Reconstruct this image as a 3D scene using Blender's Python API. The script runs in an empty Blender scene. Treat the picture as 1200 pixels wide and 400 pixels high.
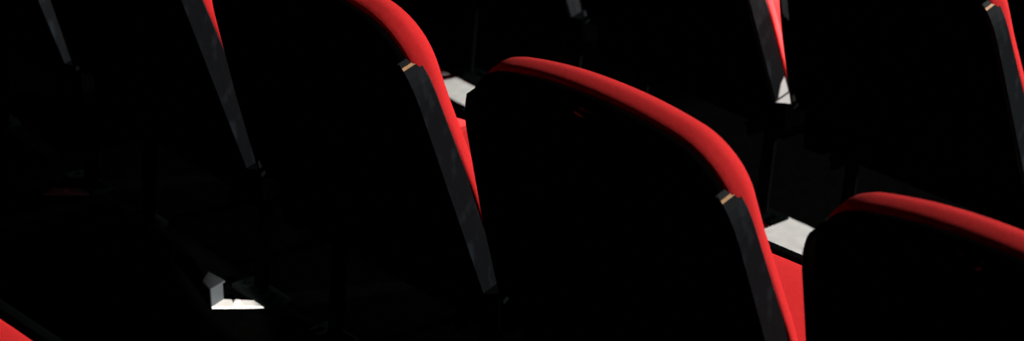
import bpy, bmesh, math
from mathutils import Vector, Matrix

C = bpy.context.scene.collection
# ---------------------------------------------------------------- layout
S = 0.54            # chair pitch along a row
K = 0.03312          # rows curve gently
D = 1.0238           # row pitch
DZ = -0.1439          # each row steps down towards the stage
ROW_X = {0: 0.12, 1: 0.0, 2: -0.430}
W, H, REC, TAP = 0.2107, 0.3831, 0.2654, 0.1903
BZ = 0.42           # lower edge of the back above the row's foot level
LEDGE = 0.1439 + .003        # legs stand on the tier behind

# ---------------------------------------------------------------- materials
def mat(name, color, rough=0.6, metal=0.0, spec=0.5):
    m = bpy.data.materials.new(name); m.use_nodes = True
    b = m.node_tree.nodes['Principled BSDF']
    b.inputs['Base Color'].default_value = (*color, 1)
    b.inputs['Roughness'].default_value = rough
    b.inputs['Metallic'].default_value = metal
    b.inputs['Specular IOR Level'].default_value = spec
    return m, m.node_tree.nodes, m.node_tree.links, b

def noise_ramp(nd, lk, scale, lo, hi, c0, c1, detail=6, vec=None):
    tc = nd.new('ShaderNodeTexCoord')
    n = nd.new('ShaderNodeTexNoise'); n.inputs['Scale'].default_value = scale; n.inputs['Detail'].default_value = detail
    if vec:
        mp = nd.new('ShaderNodeMapping'); mp.inputs['Scale'].default_value = vec
        lk.new(tc.outputs['Object'], mp.inputs[0]); lk.new(mp.outputs[0], n.inputs['Vector'])
    else:
        lk.new(tc.outputs['Object'], n.inputs['Vector'])
    r = nd.new('ShaderNodeValToRGB')
    r.color_ramp.elements[0].position = lo; r.color_ramp.elements[1].position = hi
    r.color_ramp.elements[0].color = (*c0, 1); r.color_ramp.elements[1].color = (*c1, 1)
    lk.new(n.outputs['Fac'], r.inputs[0])
    return n, r

def bump(nd, lk, b, src, strength, dist):
    bp = nd.new('ShaderNodeBump'); bp.inputs['Strength'].default_value = strength; bp.inputs['Distance'].default_value = dist
    lk.new(src, bp.inputs['Height']); lk.new(bp.outputs[0], b.inputs['Normal'])

M = {}
m, nd, lk, b = mat('red_fabric', (.62, .022, .026), .9, 0, .12)
n, r = noise_ramp(nd, lk, 260, .3, .75, (.56, .014, .015), (.64, .020, .022), 3)
lk.new(r.outputs[0], b.inputs['Base Color'])
b.inputs['Sheen Weight'].default_value = .05; b.inputs['Sheen Tint'].default_value = (1, .35, .32, 1)
n2 = nd.new('ShaderNodeTexNoise'); n2.inputs['Scale'].default_value = 900; bump(nd, lk, b, n2.outputs['Fac'], .35, .001)
M['red'] = m
m, nd, lk, b = mat('black_shell', (.004, .004, .004), .8, 0, 0)
n, r = noise_ramp(nd, lk, 30, .4, .7, (.0011, .0013, .0012), (.0018, .002, .0019)); lk.new(r.outputs[0], b.inputs['Base Color'])
M['shell'] = m
m, nd, lk, b = mat('worn_black_rail', (.02, .024, .028), .6, 0, .1)
n, r = noise_ramp(nd, lk, 55, .52, .80, (.0022, .0042, .0058), (.018, .025, .031), 8, (1, 1, .45)); lk.new(r.outputs[0], b.inputs['Base Color'])
bump(nd, lk, b, n.outputs['Fac'], .25, .002)
M['rail'] = m
M['trim'] = mat('black_trim', (.0022, .0032, .0032), .8, 0, 0)[0]
m, nd, lk, b = mat('bare_wood', (.5, .25, .09), .6)
n, r = noise_ramp(nd, lk, 60, .3, .7, (.42, .19, .06), (.62, .34, .14), 4, (1, 8, 1)); lk.new(r.outputs[0], b.inputs['Base Color'])
M['wood'] = m
M['brass'] = mat('dull_brass', (.06, .075, .07), .25, 1.0)[0]
M['steel'] = mat('dark_steel', (.0022, .0024, .0026), .8, 0, 0)[0]
M['grey_steel'] = mat('grey_steel', (.022, .026, .029), .5, .2)[0]
M['lit_patch'] = mat('pale_lit_patch', (.60, .60, .58), .6, .1)[0]  # pale tone stands in for lit floor and a lit rail end
m, nd, lk, b = mat('pale_floor', (.6, .6, .57), .75, 0, .3)
n, r = noise_ramp(nd, lk, 45, .3, .75, (.52, .52, .49), (.66, .66, .63), 9); lk.new(r.outputs[0], b.inputs['Base Color'])
M['nosing'] = m
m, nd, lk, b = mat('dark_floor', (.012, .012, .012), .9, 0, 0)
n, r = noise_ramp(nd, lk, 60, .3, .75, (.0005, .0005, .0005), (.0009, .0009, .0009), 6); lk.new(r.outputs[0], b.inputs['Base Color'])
M['floor'] = m

# ---------------------------------------------------------------- helpers
def obj(name, bm, materials, parent=None, smooth=True, bevel=0, sub=0, auto=None):
    me = bpy.data.meshes.new(name)
    bmesh.ops.recalc_face_normals(bm, faces=bm.faces)
    bm.to_mesh(me); bm.free()
    for mm in (materials if isinstance(materials, (list, tuple)) else [materials]): me.materials.append(mm)
    for p in me.polygons: p.use_smooth = smooth
    o = bpy.data.objects.new(name, me); C.objects.link(o)
    if parent: o.parent = parent
    if bevel:
        md = o.modifiers.new('b', 'BEVEL'); md.width = bevel; md.segments = 3; md.limit_method = 'ANGLE'; md.angle_limit = .6
        md.harden_normals = True
    if sub:
        md = o.modifiers.new('s', 'SUBSURF'); md.levels = sub; md.render_levels = sub
    return o

def box(bm, x0, x1, y0, y1, z0, z1):
    v = [bm.verts.new((x, y, z)) for x in (x0, x1) for y in (y0, y1) for z in (z0, z1)]
    for f in ((0, 1, 3, 2), (4, 6, 7, 5), (0, 4, 5, 1), (2, 3, 7, 6), (0, 2, 6, 4), (1, 5, 7, 3)):
        bm.faces.new([v[i] for i in f])
    return v

def tube(bm, a, b, r, n=16):
    a, b = Vector(a), Vector(b); d = (b - a)
    q = d.to_track_quat('Z', 'Y').to_matrix().to_4x4()
    ret = bmesh.ops.create_cone(bm, cap_ends=True, segments=n, radius1=r, radius2=r, depth=d.length,
                                matrix=Matrix.Translation((a + b) / 2) @ q)
    return ret

def back_pt(u, v, d):
    """point on the reclined back: u across, v up along the back, d forward through it"""
    return Vector((u, -v * math.sin(REC) + d * math.cos(REC), BZ + v * math.cos(REC) + d * math.sin(REC)))

def half_w(v): return W * (1 + TAP * (1 - v / H))

CROWN = 0.036
def outline(n_top=44, n_fil=20, n_side=22, rad=0.099, rb=0.03):
    """right half from top centre to bottom centre, then mirrored: closed loop of (u, v)"""
    ctop = H + CROWN
    def top(u): return ctop - CROWN * (abs(u) / W) ** 2.16
    # round the shoulder: circle tangent by offsetting (inside offset then outside offset)
    # centre: distance rad from side and top
    best = None
    for i in range(2000, 8000):
        u0 = W * i / 8000; v0 = top(u0)
        sl = -CROWN * 2.16 * (u0 / W) ** 1.16 / W
        nx, ny = sl, -1.0; L = math.hypot(nx, ny); nx /= L; ny /= L
        cx, cy = u0 + nx * rad, v0 + ny * rad
        sx, sy = -1, -W * TAP / H; Ls = math.hypot(sx, sy)
        dist = (half_w(cy) - cx) * (1 / Ls)
        if best is None or abs(dist - rad) < best[0]: best = (abs(dist - rad), i, cx, cy)
    _, i, cx, cy = best
    u0 = W * i / 8000; v0 = top(u0)
    a0 = math.atan2(v0 - cy, u0 - cx)
    a1 = math.atan2(W * TAP / H, 1)
    out = [(u0 * k / n_top, top(u0 * k / n_top)) for k in range(n_top)]
    out += [(cx + rad * math.cos(a0 + (a1 - a0) * k / n_fil), cy + rad * math.sin(a0 + (a1 - a0) * k / n_fil)) for k in range(n_fil + 1)]
    v1 = out[-1][1]
    for k in range(1, n_side + 1):
        v = v1 + (rb - v1) * k / n_side; out.append((half_w(v), v))
    bx = half_w(rb) - rb
    for k in range(1, 7):
        a = -k / 6 * math.pi / 2
        out.append((bx + rb * math.cos(a), rb + rb * math.sin(a)))
    for k in range(1, 9): out.append((bx * (1 - k / 8), 0))
    return out

_right = outline()
OUT = _right + [(-u, v) for u, v in reversed(outline(rad=.096)[1:-1])]   # the left shoulder is a little squarer
def offset(loop, o):
    n = len(loop); res = []
    for i in range(n):
        a = loop[i - 1]; c = loop[(i + 1) % n]
        tx, ty = c[0] - a[0], c[1] - a[1]; L = math.hypot(tx, ty) or 1
        nx, ny = -ty / L, tx / L       # loop runs clockwise -> left normal is outward
        res.append((loop[i][0] + nx * o, loop[i][1] + ny * o))
    return res

def loft(rings, close_first=True, close_last=True, vmin=-1):
    """rings: list of (offset, depth, scale_to_centre)"""
    bm = bmesh.new(); prev = None; cv = H * .5
    allr = []
    for (o, d, s) in rings:
        L = offset(OUT, o)
        if vmin >= 0:   # the padding is fuller low down at the sides
            L = [(u + math.copysign(.007, u) * min(1, max(0, (.26 - v) / .12)) * min(1, abs(u) / W) ** 4 * min(1, max(0, d - .0315) / .003), v) for u, v in L]
        ring = [bm.verts.new(back_pt(u * s, max(vmin, cv + (v - cv) * s), d)) for u, v in L]
        allr.append(ring)
        if prev:
            n = len(ring)
            for i in range(n):
                bm.faces.new((prev[i], prev[(i + 1) % n], ring[(i + 1) % n], ring[i]))
        prev = ring
    for ring, d, on in ((allr[0], rings[0][1], close_first), (allr[-1], rings[-1][1], close_last)):
        if on:
            c = bm.verts.new(back_pt(0, cv, d)); n = len(ring)
            for i in range(n): bm.faces.new((ring[i], ring[(i + 1) % n], c))
    return bm

def tagm(o, label, cat, group=None):
    o['label'] = label; o['category'] = cat
    if group: o['group'] = group

# ---------------------------------------------------------------- the chair
def make_chair():
    root = bpy.data.objects.new('theatre_chair', None); C.objects.link(root)
    root.empty_display_size = .1
    # rear shell: thin black board following the outline
    sh = obj('back_shell', loft([(-.035, -.003, 1), (-.018, -.0025, 1), (-.0105, -.001, 1), (-.0080, .0015, 1), (-.0070, .009, 1), (-.009, .0115, 1), (-.016, .012, 1)]), M['shell'], root)
    # padded front cushion bulging round the board's edge
    rings = [(-.024, .0105, 1), (-.0115, .0105, 1), (-.0075, .0125, 1), (-.0055, .017, 1), (-.0045, .024, 1), (-.0045, .031, 1), (-.0045, .035, 1), (-.0055, .041, 1),
             (-.010, .049, 1), (-.0165, .057, 1), (-.024, .0615, 1), (-.03, .0635, .94), (-.03, .066, .8), (-.03, .068, .6), (-.03, .069, .3)]
    obj('back_cushion', loft(rings, vmin=.026), M['red'], root)
    # side rails of the shell, worn, with bare wood where the top end is chipped
    for s in (1, -1):
        bm = bmesh.new()
        v0, v1, n = 0.0, .338, 28
        prev = None
        for k in range(n + 1):
            v = v0 + (v1 - v0) * k / n
            hw = half_w(v) - .009 * max(0, (v - .285) / .053) ** 2 + (.0085 * min(1, v / .15) if s < 0 else 0); o = hw + .0015; i_ = hw - .006
            dr, df = -.002, .031 + .017 * (1 - k / n) ** 1.5
            ring = [bm.verts.new(back_pt(s * u, v, d)) for (u, d) in
                    ((i_, dr), (o - .0022, dr), (o, dr + .0022), (o, df - .003), (o - .003, df), (i_, df))]
            if prev:
                for j in range(6): bm.faces.new((prev[j], prev[(j + 1) % 6], ring[(j + 1) % 6], ring[j]))
            else: bm.faces.new(ring)
            prev = ring
        # sloping end, its outer edge rubbed down to bare wood
        mid = [bm.verts.new(back_pt(s * (u - .0022 * (u > hw - .005)), v1 + .0035, d)) for (u, d) in
               ((hw - .006, dr), (hw - .0007, dr), (hw + .0015, dr + .002), (hw + .0015, df - .003), (hw - .0015, df), (hw - .006, df))]
        cap = [bm.verts.new(back_pt(s * (hw - .006 + .001 * (j in (1, 2, 3, 4))), v1 + .010, d)) for j, d in
               enumerate((dr, dr, dr + .002, df - .003, df, df))]
        for A_, B_, wood in ((prev, mid, (2,)), (mid, cap, ())):
            for j in range(6):
                f = bm.faces.new((A_[j], A_[(j + 1) % 6], B_[(j + 1) % 6], B_[j])); f.material_index = 1 if j in wood else 0
        bm.faces.new(cap)
        ro = obj('side_rail', bm, [M['rail'], M['wood']], root, smooth=False)
    # oval number plate: raised rim round a domed centre
    bm = bmesh.new(); prev = None
    for (rx, d) in ((.0185, -.0020), (.0185, -.0050), (.0172, -.0062), (.0155, -.0062), (.0145, -.0046), (.010, -.0056), (.005, -.0061), (.0005, -.0062)):
        ry = rx * .46
        ring = [bm.verts.new(back_pt(rx * math.cos(a) + .006, .397 + ry * math.sin(a), d)) for a in [2 * math.pi * k / 36 for k in range(36)]]
        if prev:
            for i in range(36): bm.faces.new((prev[i], prev[(i + 1) % 36], ring[(i + 1) % 36], ring[i]))
        prev = ring
    bm.faces.new(prev)
    o = obj('number_plate', bm, M['brass'], sh); o['label'] = 'small oval brass number plate'
    # seat: cushion, black front nose, pan
    def seat_prof(bm, prof, hw0, hw1, y0, y1, rnd):
        n = 12; prev = None
        xs = []
        for k in range(n + 1): xs.append(-1 + 2 * k / n)
        return xs
    bm = bmesh.new()
    sec = [(.045, .365), (.03, .385), (.035, .415), (.06, .432), (.14, .436), (.22, .436), (.30, .433), (.350, .426), (.361, .415), (.362, .385), (.352, .365)]
    xs = [-.243, -.241, -.234, -.222, -.15, 0, .15, .222, .234, .241, .243]
    ins = [.030, .012, .004, 0, 0, 0, 0, 0, .004, .012, .030]
    rr = []
    for x, i_ in zip(xs, ins):
        ring = []
        for (y, z) in sec:
            zc = .40; yc = .21
            zz = zc + (z - zc) * (1 - i_ * 18) if i_ else z + .006 * (1 - (x / .24) ** 2) * (z > .41)
            if x == 0 or abs(x) == .15: zz = z + (.008 if z > .41 else 0)
            ring.append(bm.verts.new((x * (.85 + .15 * min(1, max(0, (y - .03) / .15))), yc + (y - yc) * (1 - i_ * .8), zz)))
        rr.append(ring)
    m_ = len(sec)
    for a, b_ in zip(rr, rr[1:]):
        for j in range(m_): bm.faces.new((a[j], a[(j + 1) % m_], b_[(j + 1) % m_], b_[j]))
    bm.faces.new(rr[0]); bm.faces.new(list(reversed(rr[-1])))
    obj('seat_cushion', bm, M['red'], root, sub=1)
    bm = bmesh.new(); box(bm, -.243, .243, .3625, .385, .335, .428)
    obj('seat_trim', bm, M['trim'], root, smooth=False, bevel=.008)['label'] = 'black front edge of the seat'
    bm = bmesh.new(); box(bm, -.20, .20, .05, .362, .347, .3655); box(bm, -.205, .205, .030, .0445, .347, .418)
    for q in (-1, 1):
        xa, xb = sorted((q * .243, q * .247)); box(bm, xa, xb, .032, .366, .338, .410)
    for q in (-1, 1):
        xa, xb = sorted((q * .203, q * .247)); box(bm, xa, xb, .029, .11, .338, .440)
    obj('seat_pan', bm, M['shell'], root, smooth=False, bevel=.005)
    # steel brackets joining back and pan, legs with foot plates on the tier behind
    for s in (1, -1):
        # triangular hinge plate under the end of the rail
        bm = bmesh.new(); hw = half_w(0) - .002
        tri = ((.002, -.003), (.036, -.003), (.036, -.026))
        q = [[bm.verts.new(back_pt(s * (hw + t), v, d)) for d, v in tri] for t in (-.004, .001)]
        bm.faces.new(q[0]); bm.faces.new(q[1])
        for j in range(3): bm.faces.new((q[0][j], q[0][(j + 1) % 3], q[1][(j + 1) % 3], q[1][j]))
        obj('hinge_plate', bm, M['trim'], root, smooth=False)
        x = s * .17
        bm = bmesh.new()
        box(bm, x - .004, x + .004, .018, .09, .325, .3465)
        box(bm, x - .012, x + .012, .020, .09, .3405, .3465)
        obj('bracket', bm, M['trim'], root, smooth=False, bevel=.0015)
        x = s * (.15 if s > 0 else .19)
        bm = bmesh.new(); tube(bm, (x, .078, LEDGE + .006), (x, .10, .3465), .012)
        box(bm, x - .03, x + .03, .07, .13, .339, .3465)
        lg = obj('leg', bm, M['steel'], root, smooth=False, bevel=.001)
        bm = bmesh.new(); xa, xb = (.10, .20) if s > 0 else (-.235, -.16); box(bm, xa, xb, .055 if s > 0 else .058, .099, LEDGE - .002, LEDGE + .006)
        for q in (xa + .015, xb - .015): tube(bm, (q, .078, LEDGE + .006), (q, .078, LEDGE + .011), .006, 6)
        obj('foot_plate', bm, M['trim'], lg, smooth=False, bevel=.001)
        if s < 0: continue
        # lit sliver of floor built as a pale strip, with an upturned end
        bm = bmesh.new()
        poly = [(.130, .021), (.166, .057), (.196, .063), (.140, -.007)]
        q = [[bm.verts.new((s * px, py, z)) for px, py in poly] for z in (LEDGE - .004, LEDGE + .0005)]
        bm.faces.new(q[0]); bm.faces.new(q[1])
        for j in range(4): bm.faces.new((q[0][j], q[0][(j + 1) % 4], q[1][(j + 1) % 4], q[1][j]))
        tube(bm, (s * .155, .030, LEDGE), (s * .155, .030, LEDGE + .005), .005, 6)
        st = obj('lit_floor_strip', bm, M['lit_patch'], lg, smooth=False)
        bm = bmesh.new()
        up = [(.127, .021), (.130, .021), (.140, -.007), (.137, -.007)]
        q = [[bm.verts.new((s * px, py, z)) for px, py in up] for z in (LEDGE, LEDGE + .030)]
        bm.faces.new(q[0]); bm.faces.new(q[1])
        for j in range(4): bm.faces.new((q[0][j], q[0][(j + 1) % 4], q[1][(j + 1) % 4], q[1][j]))
        up = [(.090, .021), (.132, .024), (.142, -.009), (.110, -.003)]
        q = [[bm.verts.new((s * px, py, z)) for px, py in up] for z in (LEDGE + .030, LEDGE + .033)]
        bm.faces.new(q[0]); bm.faces.new(q[1])
        for j in range(4): bm.faces.new((q[0][j], q[0][(j + 1) % 4], q[1][(j + 1) % 4], q[1][j]))
        obj('bracket', bm, M['grey_steel'], lg, smooth=False)
    return root

proto = make_chair()

def copy_tree(o, parent=None):
    c = o.copy(); C.objects.link(c)
    if parent: c.parent = parent
    for ch in list(o.children): copy_tree(ch, c)
    return c

def place(o, row, i):
    x0 = ROW_X[row] + i * S
    o.location = (x0, K * x0 * x0 + D * (row - 1), DZ * (row - 1))
    o.rotation_euler = (0, 0, math.atan(2 * K * x0))

G1 = 'red theatre chairs with black backs'
spots = [
 (1, 0, 'black-backed red theatre chair left of centre, bright red right shoulder above an orange-chipped rail top'),
 (1, 1, 'black-backed theatre chair in the centre with its whole red top edge curving above'),
 (1, 2, 'black-backed theatre chair at the lower right corner with red top edge cut by the frame'),
 (1, -1, 'black-backed theatre chair on the left, long dark rail under a narrow red strip'),
 (1, -2, 'black-backed theatre chair at the far upper left, dark rail barely visible, no red'),
 (2, 0, 'black-backed chair of the row ahead, pale triangle of floor under its side rail'),
 (2, 1, 'black-backed chair of the row ahead at the right edge above the lower right chair'),
 (2, -1, 'unlit theatre chair of the row ahead, in the dark above the centre chair'),
 (0, 0, 'theatre chair at the lower left corner showing only its red seat with black front edge'),
]
used = False
for row, i, lab in spots:
    o = proto if not used else copy_tree(proto)
    used = True
    if row == 0: o_shift = .017
    else: o_shift = 0
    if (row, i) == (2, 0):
        # light put in as colour: pale right hinge plate, pale patch over the rail end
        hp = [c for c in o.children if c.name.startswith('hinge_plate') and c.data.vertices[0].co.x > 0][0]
        hp.data = hp.data.copy(); hp.data.materials[0] = M['lit_patch']; hp['label'] = 'triangular hinge plate coloured pale as if lit'
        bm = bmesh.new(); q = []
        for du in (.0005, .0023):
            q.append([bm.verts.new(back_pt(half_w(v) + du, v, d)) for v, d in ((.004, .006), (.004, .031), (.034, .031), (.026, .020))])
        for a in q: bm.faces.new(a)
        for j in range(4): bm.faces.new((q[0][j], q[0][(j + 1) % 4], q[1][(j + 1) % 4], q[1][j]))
        obj('lit_rail_patch', bm, M['lit_patch'], o, smooth=False)['label'] = 'pale patch of light laid over the rail end'
    if (row, i) == (2, -1):     # foot plate stretched into a dark strip over edging that lies in shade
        for lg in [c for c in o.children if c.name.startswith('leg') and c.data.vertices[0].co.x < 0]:
            for fp in [c for c in lg.children if c.name.startswith('foot_plate')]:
                fp.data = fp.data.copy()
                for v in fp.data.vertices:
                    if v.co.x < -.2: v.co.x -= .105
                    elif v.co.x > -.172: v.co.x += .10
                    v.co.y += -.006 if v.co.y < .07 else .014; v.co.z = min(v.co.z, LEDGE + .0015)
    if (row, i) == (2, 1):  # scuffs and a patch of light on the rail end, built as a strip
        bm = bmesh.new(); q = []
        for du in (.0005, .0023):
            q.append([bm.verts.new(back_pt(half_w(v) + du, v, d)) for v, d in ((.02, .003), (.016, .031), (.062, .031), (.050, .003))])
        for a in q: bm.faces.new(a)
        for j in range(4): bm.faces.new((q[0][j], q[0][(j + 1) % 4], q[1][(j + 1) % 4], q[1][j]))
        obj('lit_rail_patch', bm, M['grey_steel'], o, smooth=False)['label'] = 'grey patch of scuffs and light over the rail end'
    place(o, row, i); o.location.y += o_shift; tagm(o, lab, 'chair', G1)

# ---------------------------------------------------------------- stepped floor
def curved_strip(name, prof, m, label):
    """closed (y, z) profile swept along the curve of the rows"""
    bm = bmesh.new(); n = 60; vs = []
    for k in range(n + 1):
        x = -5 + 10 * k / n; c = K * x * x
        vs.append([bm.verts.new((x, y + c, z)) for y, z in prof])
    for a, b_ in zip(vs, vs[1:]):
        for j in range(len(prof)): bm.faces.new((a[j], a[(j + 1) % len(prof)], b_[(j + 1) % len(prof)], b_[j]))
    bm.faces.new(vs[0]); bm.faces.new(vs[-1])
    o = obj(name, bm, m, smooth=False); o['kind'] = 'structure'; o['label'] = label
    return o
prof = [(D * -2 - 3.4, DZ * -2)]
for row in (-1, 0, 1):                      # each tier ends just under the next row's backs
    e = D * row + .10
    prof += [(e, DZ * (row - 1)), (e, DZ * row)]
prof += [(D + 3.6, DZ), (D + 3.6, DZ - .3), (D * -2 - 3.4, DZ - .3)]
curved_strip('floor', prof, M['floor'], 'dark stepped floor')
e = D + .10                                 # pale worn edging at the front of the middle tier
curved_strip('trim_1', [(e - .13, -.004), (e - .13, .003), (e + .004, .003), (e + .004, -.03), (e - .001, -.03), (e - .001, -.004)], M['nosing'],
             'pale grey edging of the floor step')

# dark rear wall of the auditorium, behind the viewer
bm = bmesh.new(); box(bm, -5, 5, -5.5, -5.35, .28, 4.2)
wo = obj('wall_back', bm, M['trim'], smooth=False); wo['kind'] = 'structure'; wo['label'] = 'dark rear wall'

# ---------------------------------------------------------------- light
def spot(name, loc, target, power, size, radius, blend=.3, color=(1, 1, 1)):
    l = bpy.data.lights.new(name, 'SPOT'); l.energy = power; l.spot_size = size; l.shadow_soft_size = radius; l.spot_blend = blend; l.color = color
    o = bpy.data.objects.new(name, l); C.objects.link(o); o.location = loc
    o.rotation_euler = (Vector(target) - Vector(loc)).to_track_quat('-Z', 'Y').to_euler()
    return o
def dirpos(t, az, el, dist):
    az, el = math.radians(az), math.radians(el)
    return (t[0] + dist * math.cos(el) * math.sin(az), t[1] + dist * math.cos(el) * math.cos(az), t[2] + dist * math.sin(el))
T0 = (.5, 1.1, .6)
spot('stage_spotlight', dirpos(T0, 26, 31, 9), T0, 7000, .46, .07, 1.0, (1, .97, .94))

T1 = (-.48, 1.04, 0)
spot('edging_fill_spot', (.2, 6.5, 1.05), T1, 6000, .25, .03, .1, (1, .98, .96))  # added low spot that brightens the pale step edging
T2 = (-.40, .025, .147)
spot('strip_fill_spot', (3.0, -1.0, .95), T2, 3900, .026, .01, .3, (1, .94, .88))  # added narrow spot that brightens the pale strip beside one leg
spot('house_light', (3.2, -4.0, 3.2), (.4, 0, .8), 6, .7, .1, .5, (1, .96, .92))
w = bpy.data.worlds.new('world'); bpy.context.scene.world = w; w.use_nodes = True
w.node_tree.nodes['Background'].inputs[0].default_value = (.8, .9, 1, 1)
w.node_tree.nodes['Background'].inputs[1].default_value = .0006

# ---------------------------------------------------------------- camera
cam = bpy.data.cameras.new('camera'); co = bpy.data.objects.new('camera', cam); C.objects.link(co)
yaw, pit, rol = .85922, -.4233, -.00711
cy, sy = math.cos(yaw), math.sin(yaw)
f = Vector((math.cos(pit) * -sy, math.cos(pit) * cy, math.sin(pit))); r = Vector((cy, sy, 0)); u = r.cross(f)
c, s = math.cos(rol), math.sin(rol)
R_, U_ = c * r + s * u, -s * r + c * u
co.matrix_world = Matrix(((R_.x, U_.x, -f.x, 2.43674), (R_.y, U_.y, -f.y, -1.83196), (R_.z, U_.z, -f.z, 1.88213), (0, 0, 0, 1)))
cam.sensor_width = 36; cam.lens = 36 * math.exp(7.95166) / 1200
cam.dof.use_dof = True; cam.dof.focus_distance = 3.2; cam.dof.aperture_fstop = 6.3
sc = bpy.context.scene; sc.camera = co
sc.view_settings.view_transform = 'Standard'; sc.view_settings.look = 'None'; sc.view_settings.gamma = 1; sc.view_settings.exposure = 0
sc.view_settings.use_curve_mapping = False
